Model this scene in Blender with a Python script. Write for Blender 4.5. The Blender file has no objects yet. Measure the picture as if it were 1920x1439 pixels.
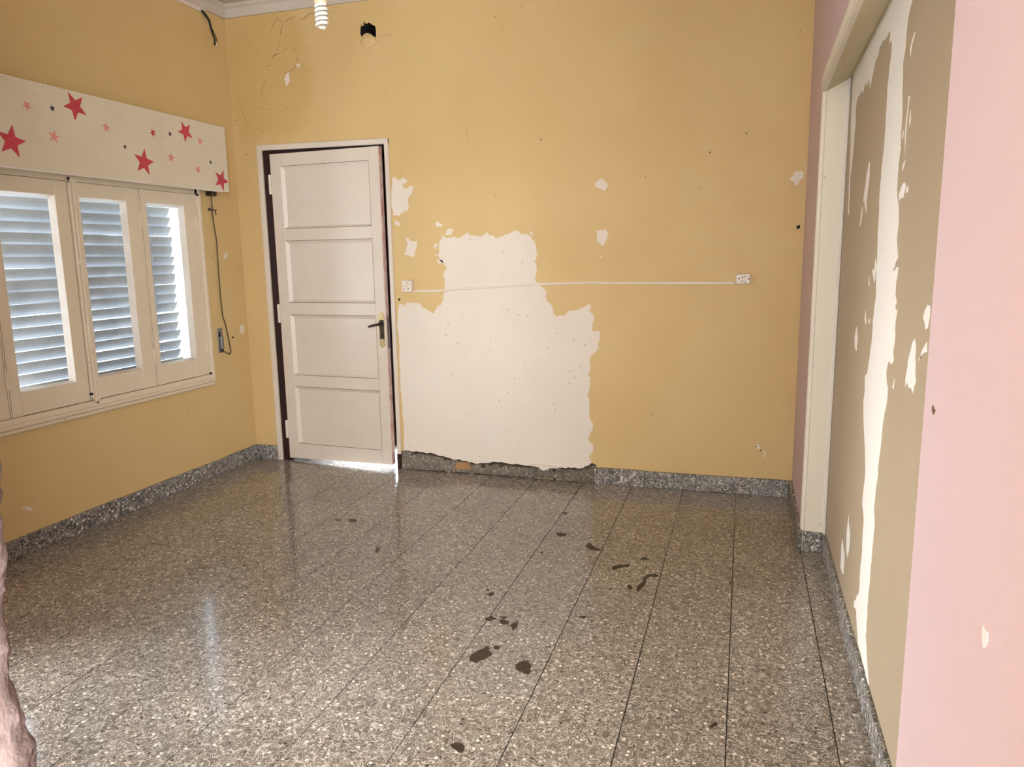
import bpy, bmesh, math, random, json
from mathutils import Vector, Matrix, noise as mnoise
from mathutils.geometry import tessellate_polygon
PI = math.pi
S = bpy.context.scene
COL = S.collection

# measurements in metres: outlines of worn patches, stains, cable runs
DATA = json.loads(r'''{"back_patches":[[[1.4527,1.5081],[1.4766,1.485],[1.5259,1.4935],[1.5535,1.4833],[1.578,1.4891],[1.5957,1.5014],[1.6204,1.5199],[1.6336,1.5005],[1.6645,1.4966],[1.6985,1.4895],[1.7261,1.5015],[1.7469,1.5199],[1.7566,1.5007],[1.7836,1.4969],[1.8002,1.4809],[1.8273,1.4896],[1.8508,1.4922],[1.8744,1.501],[1.8911,1.5069],[1.9079,1.5158],[1.9345,1.5213],[1.9508,1.5054],[1.9836,1.4953],[2.0065,1.4916],[2.0258,1.4633],[2.0421,1.4537],[2.048,1.4008],[2.0543,1.3758],[2.0375,1.3386],[2.0503,1.3071],[2.0464,1.2601],[2.046,1.2192],[2.0622,1.1971],[2.0883,1.1812],[2.1079,1.1654],[2.101,1.1338],[2.1269,1.0927],[2.1464,1.0706],[2.1526,1.023],[2.1721,1.0105],[2.2178,1.0172],[2.2373,1.0394],[2.2728,1.0491],[2.321,1.0619],[2.3719,1.0839],[2.3814,1.0684],[2.3688,1.0496],[2.391,1.0247],[2.3974,0.9935],[2.3879,0.9745],[2.3848,0.9399],[2.3944,0.9243],[2.423,0.931],[2.4358,0.8934],[2.4169,0.852],[2.4297,0.8301],[2.4074,0.8043],[2.3851,0.7879],[2.3723,0.7653],[2.3691,0.7396],[2.3756,0.7077],[2.3628,0.6688],[2.3789,0.6435],[2.3726,0.5852],[2.3564,0.5456],[2.3694,0.4973],[2.3695,0.4156],[2.3793,0.3832],[2.3924,0.3576],[2.3859,0.3243],[2.3631,0.2834],[2.3697,0.2572],[2.3927,0.2254],[2.3829,0.1848],[2.3698,0.1573],[2.3929,0.1119],[2.3929,0.0851],[2.2201,0.0594],[2.0156,0.0585],[1.6628,0.0583],[1.2949,0.0869],[1.1317,0.098],[1.1407,0.2138],[1.1388,0.4273],[1.13,0.5677],[1.131,0.6724],[1.1314,0.8452],[1.1302,0.9819],[1.142,1.0769],[1.1646,1.0837],[1.1748,1.0635],[1.1984,1.0939],[1.2237,1.0838],[1.2607,1.0906],[1.2969,1.0807],[1.3106,1.0573],[1.3391,1.0441],[1.3604,1.0309],[1.3783,1.0243],[1.3973,1.0511],[1.4126,1.0744],[1.4345,1.0844],[1.4499,1.1175],[1.4587,1.1669],[1.4568,1.2162],[1.455,1.2653],[1.463,1.2913],[1.4779,1.3139],[1.4642,1.3271],[1.4502,1.3337],[1.4295,1.3503],[1.4234,1.3796],[1.4317,1.4119],[1.4334,1.4603],[1.4518,1.4824]],[[1.1347,1.8592],[1.1556,1.8619],[1.1674,1.8467],[1.1837,1.8423],[1.2092,1.8594],[1.2331,1.8401],[1.2241,1.8223],[1.1992,1.8197],[1.2104,1.7937],[1.2308,1.7892],[1.2521,1.8065],[1.2806,1.8017],[1.2673,1.7767],[1.2411,1.7412],[1.2313,1.7049],[1.2336,1.6643],[1.1914,1.6472],[1.1696,1.6256],[1.1282,1.6344],[1.1207,1.7051],[1.1202,1.7643]],[[1.1394,1.6042],[1.1597,1.5925],[1.1844,1.5843],[1.1627,1.5663],[1.1398,1.5781]],[[1.2054,1.4943],[1.2262,1.4938],[1.242,1.4748],[1.2876,1.4738],[1.2773,1.4254],[1.2585,1.3733],[1.2215,1.3851],[1.1924,1.3894],[1.2111,1.4342],[1.2208,1.464]],[[2.4069,1.7811],[2.4314,1.7968],[2.4525,1.7892],[2.4736,1.7512],[2.4598,1.7282],[2.4316,1.7429],[2.3999,1.7611]],[[2.4077,1.5013],[2.4325,1.511],[2.4608,1.5172],[2.4807,1.4857],[2.4682,1.4516],[2.4471,1.4175],[2.4149,1.4528]],[[2.433,1.3608],[2.443,1.362],[2.4459,1.3522],[2.4345,1.351]],[[3.4416,1.7474],[3.4728,1.7903],[3.5093,1.7818],[3.5076,1.7479],[3.473,1.7119]],[[1.4673,1.5077],[1.4832,1.5233],[1.5058,1.5447],[1.5296,1.5381],[1.5179,1.5144],[1.4913,1.5031]],[[2.0067,1.5121],[2.021,1.5136],[2.0391,1.4861],[2.0249,1.4904]],[[1.3959,1.4286],[1.4056,1.4527],[1.4191,1.4564],[1.4111,1.4202]],[[1.4033,1.3879],[1.4147,1.3958],[1.4163,1.3796],[1.4073,1.3757]],[[1.411,1.3553],[1.4466,1.3548],[1.4549,1.3384],[1.4234,1.3286]],[[1.4105,1.5852],[1.4347,1.5845],[1.4583,1.5679],[1.4535,1.556],[1.4182,1.555]],[[3.323,0.2964],[3.3393,0.299],[3.35,0.2738],[3.3315,0.2686]],[[3.3694,0.2531],[3.3856,0.2574],[3.3853,0.2274],[3.3719,0.2265]],[[0.4095,2.4923],[0.4466,2.5331],[0.4469,2.4733],[0.4257,2.451]],[[0.5085,2.5871],[0.5365,2.5768],[0.5258,2.562],[0.5068,2.5636]]],"hole":[[0.9622,2.7285],[0.9688,2.7562],[0.9892,2.7598],[0.9935,2.7778],[1.0012,2.7643],[1.0184,2.7724],[1.0458,2.7541],[1.0621,2.7469],[1.0637,2.6818],[1.0425,2.6923],[1.0363,2.7014],[1.0134,2.7108],[0.9829,2.7066],[0.967,2.6954]],"cracks":[[[0.3356,2.7844],[0.3587,2.8291],[0.3903,2.8611],[0.4213,2.8267],[0.4656,2.8417],[0.5238,2.855],[0.574,2.8306],[0.6092,2.8616],[0.6562,2.8643],[0.776,2.8556]],[[0.4238,2.8226],[0.4065,2.7617],[0.3986,2.7232],[0.3749,2.6702]],[[0.2701,2.588],[0.2894,2.5823],[0.3197,2.5917],[0.3433,2.6413],[0.393,2.6527],[0.453,2.6788],[0.4823,2.6839],[0.5085,2.6501],[0.5145,2.6024],[0.4966,2.5566],[0.4222,2.5311],[0.3949,2.4934]],[[0.283,2.5066],[0.2554,2.4725],[0.2421,2.433],[0.2238,2.3937]],[[0.0462,2.4399],[0.0776,2.3387],[0.102,2.2709],[0.1589,2.2258]],[[0.3546,2.2948],[0.3953,2.3122],[0.4261,2.3303]],[[1.0736,2.6893],[1.1355,2.6894],[1.1881,2.6872]],[[1.0558,2.6911],[1.068,2.6673],[1.0712,2.6443]],[[0.219,2.6845],[0.2486,2.6834]],[[0.1435,2.7314],[0.1938,2.7363]],[[0.1991,2.34],[0.2679,2.3253],[0.3263,2.3114]],[[1.6207,2.1302],[1.6329,2.087],[1.6387,2.0502]],[[1.1763,1.901],[1.2119,1.8929]]],"holes_small":[[3.4979,1.4978],[1.1454,1.1106],[2.0679,2.3259],[3.0303,1.9067],[0.9635,2.6742],[1.1085,2.3587],[0.0285,2.2725],[0.2288,2.1932],[0.0907,2.0546],[2.0838,2.0297],[3.3295,0.2825],[3.3532,0.2621],[3.2175,1.9949]],"broken":[[1.1328,0.1233],[1.201,0.1096],[1.2956,0.1049],[1.4075,0.0943],[1.4627,0.0837],[1.5105,0.0798],[1.5905,0.064],[1.6629,0.0654],[1.7884,0.0774],[1.859,0.0718],[1.9638,0.0687],[2.0158,0.0723],[2.0846,0.0805],[2.1526,0.075],[2.2033,0.0718],[2.2704,0.0765],[2.3203,0.0766],[2.3699,0.1003],[2.3929,0.1119],[2.4126,0.1066]],"brick":[[1.5064,0.0653],[1.547,0.0751],[1.5907,0.0746],[1.6113,0.0301],[1.4978,0.0256]],"left_patches":[[[-1.7881,0.2439],[-1.7753,0.2363],[-1.7585,0.2323],[-1.7331,0.2121],[-1.7281,0.197],[-1.7515,0.2067],[-1.77,0.2246]],[[-0.0871,0.941],[-0.0619,0.9457],[-0.0358,0.9328],[-0.0356,0.9115],[-0.0531,0.8815],[-0.0754,0.8803],[-0.0922,0.8995]],[[-0.1878,1.4125],[-0.1683,1.4258],[-0.1514,1.4158],[-0.1569,1.3924],[-0.1762,1.3825],[-0.1899,1.3959]]],"streaks":[[[-1.7383,1.9783],[-1.7434,1.9487],[-1.7229,1.9114],[-1.7196,1.8266],[-1.7226,1.7953],[-1.7209,1.7523],[-1.7231,1.699],[-1.7116,1.6565],[-1.7,1.6132],[-1.6982,1.5685],[-1.6997,1.5151],[-1.7125,1.4576],[-1.715,1.4012],[-1.7275,1.3445],[-1.7303,1.2868],[-1.7485,1.2412],[-1.737,1.1939],[-1.7246,1.1476],[-1.7264,1.078],[-1.7093,1.0277],[-1.6788,0.9673],[-1.6385,0.9538],[-1.6574,0.9085],[-1.6395,0.8673],[-1.6819,0.7946],[-1.7674,0.6728],[-1.7512,0.5471],[-1.8016,0.5101],[-1.7994,0.4333],[-1.7973,0.3556],[-1.8045,0.2829],[-1.7738,0.2409],[-1.7172,0.1954],[-1.7156,0.1694],[-1.7736,0.184],[-1.8043,0.1424],[-1.8443,0.1068],[-1.9534,0.0967],[-2.0798,0.0737],[-2.0041,0.157],[-1.9662,0.1967],[-1.9685,0.2682],[-1.965,0.3276],[-1.9762,0.3758],[-1.9695,0.4295],[-1.984,0.5048],[-1.989,0.5651],[-1.9602,0.6125],[-1.9742,0.6742],[-1.9792,0.7328],[-2.008,0.868],[-2.0467,0.9459],[-2.047,0.9886],[-2.0081,1.0249],[-2.0293,1.057],[-2.1034,1.0717],[-2.0872,1.0945],[-2.1008,1.1404],[-2.0879,1.1753],[-2.1054,1.2089],[-2.072,1.2181],[-2.091,1.2279],[-2.0616,1.2463],[-2.058,1.2765],[-2.0748,1.3227],[-2.0271,1.3102],[-2.0048,1.3156],[-2.066,1.3467],[-2.0326,1.3866],[-2.0337,1.445],[-2.0114,1.4957],[-1.9779,1.5351],[-1.975,1.6052],[-1.9881,1.6431],[-1.9774,1.7214],[-1.9664,1.7718],[-1.9519,1.812],[-1.9371,1.8733],[-1.9578,1.9258],[-1.9588,1.9525],[-1.9748,1.9857],[-2.0128,2.0115],[-2.1017,2.0617],[-1.9192,2.1228],[-1.6634,2.1158],[-1.3166,2.1018],[-0.866,2.0861],[-0.8556,2.074],[-0.8637,1.9485],[-0.9121,1.733],[-0.9433,1.5196],[-0.9791,1.5136],[-0.9449,1.6606],[-0.9932,1.7645],[-1.0147,1.8702],[-0.9934,1.9017],[-1.0067,1.9392],[-1.0595,1.951],[-1.1384,1.9608],[-1.1735,1.9408],[-1.2262,1.9692],[-1.2594,1.9497],[-1.3129,1.9674],[-1.3416,1.9261],[-1.3967,1.9601],[-1.4331,1.9929],[-1.4957,2.0082],[-1.56,2.0232],[-1.6057,2.0164],[-1.6547,2.0208],[-1.702,2.013],[-1.6818,1.9849],[-1.7228,1.9807]],[[-2.0772,1.9164],[-2.0687,1.9025],[-2.046,1.8902],[-2.0407,1.866],[-2.0286,1.8872],[-2.0425,1.9001]],[[-2.052,1.7653],[-2.067,1.7625],[-2.0545,1.7185],[-2.0525,1.6439],[-2.0478,1.6161],[-2.0467,1.6466],[-2.0413,1.702],[-2.0511,1.7414]],[[-2.0182,1.6847],[-2.0112,1.6628],[-1.9977,1.6724]],[[-1.4469,1.6658],[-1.4605,1.6131],[-1.4394,1.5657],[-1.4286,1.5318],[-1.3492,1.5367],[-1.3676,1.5761],[-1.3955,1.6316]],[[-1.387,1.5344],[-1.431,1.5305],[-1.4403,1.5162],[-1.4386,1.4963],[-1.4195,1.5098]],[[-1.3568,1.5235],[-1.3404,1.4908],[-1.3231,1.4549],[-1.2983,1.461],[-1.3163,1.5049]],[[-2.0837,1.5432],[-2.1009,1.5352],[-2.0917,1.5208],[-2.0781,1.5047],[-2.0245,1.5006],[-2.0125,1.519],[-2.042,1.5362]],[[-2.1306,1.5308],[-2.1319,1.5141],[-2.1085,1.5139],[-2.1086,1.527]],[[-2.0673,1.6025],[-2.0468,1.5781],[-2.0327,1.5756],[-2.0418,1.592]],[[-1.3752,1.0965],[-1.4224,1.0531],[-1.4122,1.0118],[-1.3587,1.0242],[-1.346,1.0529]],[[-1.5649,1.1693],[-1.5915,1.1366],[-1.5771,1.1204],[-1.5521,1.1408]],[[-1.6599,1.1497],[-1.6582,1.1351],[-1.6363,1.1319]],[[-2.3409,1.1585],[-2.3592,1.1411],[-2.3602,1.1146],[-2.37,1.0982],[-2.3738,1.0757],[-2.3873,1.0602],[-2.3652,1.0295],[-2.3412,1.038],[-2.312,1.0347],[-2.291,1.0442],[-2.274,1.0282],[-2.2742,1.0658],[-2.2819,1.0949],[-2.306,1.1256]],[[-2.4452,1.2465],[-2.4705,1.2449],[-2.4751,1.2208],[-2.4626,1.195],[-2.4427,1.1897],[-2.4086,1.2137],[-2.4212,1.2315]],[[-2.4653,1.1654],[-2.4729,1.143],[-2.4226,1.1281],[-2.3868,1.1077],[-2.4173,1.1326],[-2.4411,1.1509]],[[-1.4711,0.4148],[-1.5228,0.3684],[-1.5317,0.3043],[-1.5079,0.2664],[-1.4599,0.2787],[-1.452,0.3421]],[[-1.3504,0.2745],[-1.4312,0.2469],[-1.4334,0.1712],[-1.3496,0.1534],[-1.3391,0.2249]],[[-2.132,1.0278],[-2.127,0.9987],[-2.1104,0.9999]],[[-1.6991,1.3439],[-1.7205,1.3257],[-1.7012,1.2673],[-1.6511,1.3011],[-1.6473,1.3104],[-1.6917,1.309]],[[-1.5986,1.2805],[-1.617,1.2545],[-1.5941,1.2535]],[[-2.0899,1.7236],[-2.1023,1.7014],[-2.0953,1.6824],[-2.0849,1.6987]]],"pink_chip":[[[-3.3329,0.911],[-3.3523,0.9105],[-3.3555,0.8997],[-3.3428,0.8852],[-3.3343,0.8991]],[[-3.0065,1.1226],[-3.0225,1.1171],[-3.0147,1.1087],[-3.0025,1.1131]]],"stains":[[[2.3678,-2.0959],[2.3769,-2.0555],[2.3968,-2.0241],[2.4033,-2.0026],[2.4158,-2.0188],[2.4372,-2.0515],[2.4222,-2.087],[2.4026,-2.1171],[2.3783,-2.1152]],[[2.4244,-2.0034],[2.4478,-1.9903],[2.4454,-2.0146],[2.4316,-2.0145]],[[2.5326,-2.099],[2.5471,-2.0707],[2.5729,-2.0574],[2.59,-2.0949],[2.5904,-2.1415],[2.568,-2.1304],[2.5469,-2.1246]],[[2.3234,-1.8033],[2.3436,-1.7854],[2.3683,-1.7987],[2.3525,-1.8228],[2.3341,-1.8233]],[[2.3818,-1.8102],[2.3966,-1.7986],[2.4236,-1.8138],[2.4224,-1.8335],[2.3962,-1.8318]],[[2.4409,-1.8461],[2.446,-1.8152],[2.4608,-1.8036],[2.4643,-1.8397],[2.4559,-1.871]],[[2.376,-1.7812],[2.4035,-1.7736],[2.3952,-1.7944]],[[2.2616,-1.6145],[2.2754,-1.5842],[2.2947,-1.6055],[2.2828,-1.6297]],[[2.2426,-1.5715],[2.2558,-1.5625],[2.2595,-1.5849]],[[2.7153,-1.2265],[2.7262,-1.1926],[2.7563,-1.1741],[2.781,-1.157],[2.784,-1.1937],[2.7498,-1.2111],[2.7264,-1.2438]],[[2.8244,-1.0985],[2.8393,-1.0508],[2.8688,-1.0866]],[[2.8527,-1.4275],[2.8518,-1.3645],[2.8634,-1.3051],[2.8728,-1.2542],[2.8986,-1.2375],[2.9227,-1.2408],[2.9171,-1.2618],[2.8866,-1.27],[2.8771,-1.3204],[2.869,-1.3781],[2.8636,-1.4245]],[[2.8058,-1.3677],[2.8183,-1.3735],[2.8283,-1.4163],[2.816,-1.4106]],[[2.5514,-0.994],[2.5616,-0.9552],[2.5919,-0.9952],[2.6236,-1.022],[2.6319,-1.0429],[2.6005,-1.0397],[2.5754,-1.0464]],[[2.37,-0.8669],[2.4354,-0.8627],[2.4349,-0.9015],[2.3896,-0.9083]],[[2.3317,-0.5662],[2.3607,-0.5587],[2.3657,-0.6026]],[[2.6708,-1.7003],[2.6939,-1.6894],[2.6943,-1.7092]],[[2.3627,-1.1259],[2.3741,-1.1183],[2.3783,-1.1445]],[[2.6016,-1.9543],[2.6189,-1.9429],[2.6189,-1.956]],[[2.4768,-2.5474],[2.4992,-2.5326],[2.5231,-2.551],[2.5202,-2.5724],[2.4864,-2.5573]],[[2.7386,-1.4316],[2.7488,-1.4234],[2.7483,-1.4434]],[[2.7176,-1.718],[2.7305,-1.7115],[2.7285,-1.7301]],[[2.6807,-0.862],[2.6938,-0.8585],[2.6899,-0.8795]],[[1.2594,-0.9728],[1.2749,-0.9512],[1.3005,-0.9475],[1.3152,-0.9842],[1.286,-1.0004]],[[1.1875,-0.9827],[1.2184,-0.9689],[1.2138,-0.9991]],[[1.5889,-1.2731],[1.6179,-1.3008],[1.6285,-1.3442],[1.6022,-1.312]],[[1.7982,-1.8147],[1.8072,-1.819],[1.8076,-1.8289]],[[1.0817,-1.6228],[1.1106,-1.615],[1.1048,-1.6272]],[[3.1769,-2.2616],[3.1877,-2.2425],[3.199,-2.2353],[3.1996,-2.2512],[3.1863,-2.2668]],[[3.2173,-1.2322],[3.2252,-1.23],[3.2247,-1.2788],[3.2193,-1.2723]]],"rough":[[2.3217,1.0909],[2.3196,1.0712],[2.3118,1.0393],[2.3063,1.013],[2.3103,0.9934],[2.3105,0.9642],[2.3026,0.9399],[2.2947,0.9029],[2.2835,0.8718],[2.2905,0.8486],[2.2894,0.8113],[2.2807,0.7914],[2.2841,0.7573],[2.2923,0.7369],[2.2971,0.7092],[2.3025,0.6748]],"stars":[[-1.7,1.906,0.0738,1.39,"red"],[-1.6008,2.0742,0.0252,2.104,"salmon"],[-1.4692,2.0852,0.0164,1.74,"black"],[-1.3393,2.117,0.0698,2.062,"red"],[-1.4775,1.9573,0.0316,1.367,"salmon"],[-1.1626,2.0459,0.0267,1.438,"salmon"],[-1.0527,1.9658,0.013,1.933,"black"],[-0.9301,1.9021,0.0732,1.402,"red"],[-0.8445,2.0663,0.0234,1.956,"red"],[-0.7147,2.0795,0.0143,1.659,"black"],[-0.589,2.1102,0.0621,2.049,"red"],[-0.4709,2.0729,0.0257,1.445,"salmon"],[-0.7231,1.9497,0.0297,1.443,"salmon"],[-0.5091,1.906,0.0273,2.012,"salmon"],[-0.3912,1.961,0.0136,1.447,"black"],[-0.3058,1.8637,0.0679,1.17,"red"]],"cond":[[1.2446,1.1644],[1.3391,1.1642],[1.4683,1.1672],[1.5535,1.1768],[1.693,1.1828],[1.8976,1.1949],[2.0639,1.2036],[2.2265,1.2075],[2.354,1.2099],[2.5412,1.2073],[2.7538,1.2062],[2.9603,1.2051],[3.1807,1.2039]],"strap":[[-0.2731,1.7801],[-0.2797,1.675],[-0.2719,1.5929],[-0.259,1.4968],[-0.263,1.403],[-0.2644,1.268],[-0.2657,1.1318],[-0.2594,1.0145],[-0.2395,0.9622],[-0.2164,0.8463],[-0.2082,0.7817],[-0.2212,0.7636],[-0.2718,0.7862]],"wire":[[-0.2236,2.8728],[-0.1752,2.8373],[-0.1545,2.7685],[-0.1342,2.7332],[-0.1429,2.7027]],"cam":[[0.955362,-0.034261,0.293445],[0.294988,0.165479,-0.941063],[-0.016318,0.985618,0.168199]],"campos":[3.23134,-4.31592,1.36714],"lens":26.1436}''')

# ------------------------------------------------------------------ room size
W = 3.527          # width of the room (x)
HC = 2.8945        # underside of the cornice
HT = 2.965         # ceiling
REC = 0.10         # depth of the walled-up opening in the right wall
YF = -3.55         # room face of the front wall
YR = -4.50        # right wall ends here
XE = 7.0
YE = -6.6          # far end of the room the camera stands in
TILE = 0.2965

# ------------------------------------------------------------------ camera
cam_d = bpy.data.cameras.new('camera'); cam = bpy.data.objects.new('camera', cam_d); COL.objects.link(cam)
R = DATA['cam']; P = DATA['campos']
cam.matrix_world = Matrix([[*R[0], P[0]], [*R[1], P[1]], [*R[2], P[2]], [0, 0, 0, 1]])
cam_d.sensor_width = 36.0; cam_d.lens = DATA['lens']; cam_d.clip_start = 0.02
S.camera = cam

# ------------------------------------------------------------------ light
SKY_STRENGTH = 4.8
EXPOSURE = 0.32
world = bpy.data.worlds.new('sky'); S.world = world; world.use_nodes = True
bg = world.node_tree.nodes['Background']
bg.inputs[0].default_value = (0.80, 0.90, 1.0, 1); bg.inputs[1].default_value = SKY_STRENGTH

def area_light(name, loc, target, sx, sy, power, color, spread=PI):
    d = bpy.data.lights.new(name, 'AREA'); d.shape = 'RECTANGLE'; d.size = sx; d.size_y = sy
    d.energy = power; d.color = color; d.spread = spread
    o = bpy.data.objects.new(name, d); COL.objects.link(o); o.location = loc
    o.rotation_euler = (Vector(target) - Vector(loc)).to_track_quat('-Z', 'Y').to_euler()
    return o
# daylight outside the balcony opening in the left wall (out of frame, by the front corner)
area_light('balcony_daylight', (-1.0, -3.27, 0.80), (2.5, -2.75, 0.0), 0.5, 1.1, 56, (0.92, 0.96, 1.0))
# second daylight source, low outside the same opening, aimed at the right wall
area_light('balcony_glare', (-2.2, -3.8, 1.25), (3.5, -2.3, 0.4), 0.8, 0.9, 62, (0.97, 0.98, 1.0), 1.6)
# window of the room behind the camera
area_light('rear_room_daylight', (4.25, -6.45, 1.6), (2.0, -1.0, 1.4), 4.5, 2.0, 1010, (0.91, 0.96, 1.0))
area_light('rear_room_side_fill', (3.25, -6.45, 1.6), (3.0, -1.0, 1.4), 0.7, 1.6, 60, (0.91, 0.96, 1.0))  # added fill lamp for the right of the back wall; no window there
# daylight falling on the floor just behind the closed door
area_light('hallway_daylight', (0.90, 0.80, 0.30), (0.86, 0.0, 0.0), 0.45, 0.10, 14, (0.72, 0.84, 1.0), 1.0)

vs = S.view_settings
vs.view_transform = 'Standard'; vs.look = 'None'; vs.gamma = 1.0; vs.use_curve_mapping = False
vs.exposure = EXPOSURE
S.display_settings.display_device = 'sRGB'

# ------------------------------------------------------------------ helpers
def srgb(r, g, b):
    f = lambda c: (c / 255) / 12.92 if c / 255 <= 0.04045 else ((c / 255 + 0.055) / 1.055) ** 2.4
    return (f(r), f(g), f(b), 1)

def obj(name, bm, m, parent=None, smooth=False):
    me = bpy.data.meshes.new(name)
    bmesh.ops.recalc_face_normals(bm, faces=bm.faces[:])
    bm.to_mesh(me); bm.free()
    if m: me.materials.append(m)
    if smooth:
        for p in me.polygons: p.use_smooth = True
    o = bpy.data.objects.new(name, me); COL.objects.link(o)
    if parent: o.parent = parent
    return o
def struct(name, bm, m, **k):
    o = obj(name, bm, m, **k); o['kind'] = 'structure'; return o
def label(o, t): o['label'] = t; return o
def thing(name, lab, cat, loc=(0, 0, 0), group=None):
    o = bpy.data.objects.new(name, None); COL.objects.link(o); o.location = loc
    o.empty_display_size = 0.05
    o['label'] = lab; o['category'] = cat
    if group: o['group'] = group
    return o
def tag(o, lab, cat, group=None):
    o['label'] = lab; o['category'] = cat
    if group: o['group'] = group
    return o
def box(bm, x0, x1, y0, y1, z0, z1, bev=0.0):
    b2 = bmesh.new()
    vs_ = [b2.verts.new(c) for c in ((x0,y0,z0),(x1,y0,z0),(x1,y1,z0),(x0,y1,z0),(x0,y0,z1),(x1,y0,z1),(x1,y1,z1),(x0,y1,z1))]
    for f in ((3,2,1,0),(4,5,6,7),(0,1,5,4),(1,2,6,5),(2,3,7,6),(3,0,4,7)): b2.faces.new([vs_[i] for i in f])
    if bev: bmesh.ops.bevel(b2, geom=b2.edges[:], offset=bev, segments=1, affect='EDGES', clamp_overlap=True)
    me = bpy.data.meshes.new('tmp'); b2.to_mesh(me); b2.free(); bm.from_mesh(me); bpy.data.meshes.remove(me)
    return bm
def bx(*a, **k): return box(bmesh.new(), *a, **k)
def tube(bm, pts, r, n=6, cap=True):
    pts = [Vector(p) for p in pts]; rings = []
    for i, p in enumerate(pts):
        d = (pts[min(i + 1, len(pts) - 1)] - pts[max(i - 1, 0)]).normalized()
        a = d.orthogonal() if i == 0 else (a - d * a.dot(d))
        a.normalize(); b = d.cross(a)
        rr = r[i] if isinstance(r, (list, tuple)) else r
        rings.append([bm.verts.new(p + (a * math.cos(2*PI*k/n) + b * math.sin(2*PI*k/n)) * rr) for k in range(n)])
    for r0, r1 in zip(rings, rings[1:]):
        for k in range(n): bm.faces.new((r0[k], r0[(k+1) % n], r1[(k+1) % n], r1[k]))
    if cap: bm.faces.new(rings[0][::-1]); bm.faces.new(rings[-1])
    return bm
def lathe(bm, prof, c=(0,0,0), axis='Z', n=16):
    rings = []
    for r, h in prof:
        ring = []
        for k in range(n):
            u, v = r * math.cos(2*PI*k/n), r * math.sin(2*PI*k/n)
            p = {'Z': (u, v, h), 'X': (h, u, v), 'Y': (u, h, v)}[axis]
            ring.append(bm.verts.new((c[0]+p[0], c[1]+p[1], c[2]+p[2])))
        rings.append(ring)
    for r0, r1 in zip(rings, rings[1:]):
        for k in range(n): bm.faces.new((r0[k], r0[(k+1) % n], r1[(k+1) % n], r1[k]))
    bm.faces.new(rings[0][::-1]); bm.faces.new(rings[-1]); return bm
def rough_outline(pts, amp, minlen, rnd, levels=2):
    pts = [Vector(p) for p in pts]
    for _ in range(levels):
        out = []
        for a, b in zip(pts, pts[1:] + pts[:1]):
            out.append(a); d = b - a; L = d.length
            if L > minlen:
                n = Vector((-d.y, d.x)) / L
                out.append(a + d * rnd.uniform(.4, .6) + n * rnd.uniform(-1, 1) * min(amp, L * .22))
        pts = out
    return pts
def prism(pts2, to3, depth):
    """thin solid with a 2-D outline; to3(u, v, d) places it"""
    bm = bmesh.new(); n = len(pts2)
    a = [bm.verts.new(to3(p[0], p[1], 0.0)) for p in pts2]
    b = [bm.verts.new(to3(p[0], p[1], depth)) for p in pts2]
    for t in tessellate_polygon([[Vector((p[0], p[1], 0)) for p in pts2]]):
        try: bm.faces.new([b[i] for i in t])
        except ValueError: pass
    for i in range(n):
        j = (i + 1) % n
        try: bm.faces.new((a[i], a[j], b[j], b[i]))
        except ValueError: pass
    return bm
def ribbon(pts2, w, rnd):
    """outline of a thin tapering crack along a polyline"""
    pts = [Vector(p) for p in pts2]; fine = [pts[0]]
    for a, b in zip(pts, pts[1:]):
        k = max(2, int((b - a).length / .02))
        for i in range(1, k + 1):
            p = a.lerp(b, i / k)
            fine.append(p + Vector((rnd.uniform(-1, 1), rnd.uniform(-1, 1))) * .003)
    L, Rr = [], []
    for i, p in enumerate(fine):
        d = (fine[min(i+1, len(fine)-1)] - fine[max(i-1, 0)]).normalized(); n = Vector((-d.y, d.x))
        t = i / (len(fine) - 1); ww = w * (0.25 + 0.75 * math.sin(PI * min(max(t, .05), .95))) * rnd.uniform(.5, 1.2)
        L.append(p + n * ww / 2); Rr.append(p - n * ww / 2)
    return L + Rr[::-1]
on_back = lambda u, v, d: (u, -d, v)
on_left = lambda u, v, d: (d, u, v)
on_recess = lambda u, v, d: (W + REC - d, u, v)
on_right = lambda u, v, d: (W - d, u, v)
on_floor = lambda u, v, d: (u, v, d)

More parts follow.
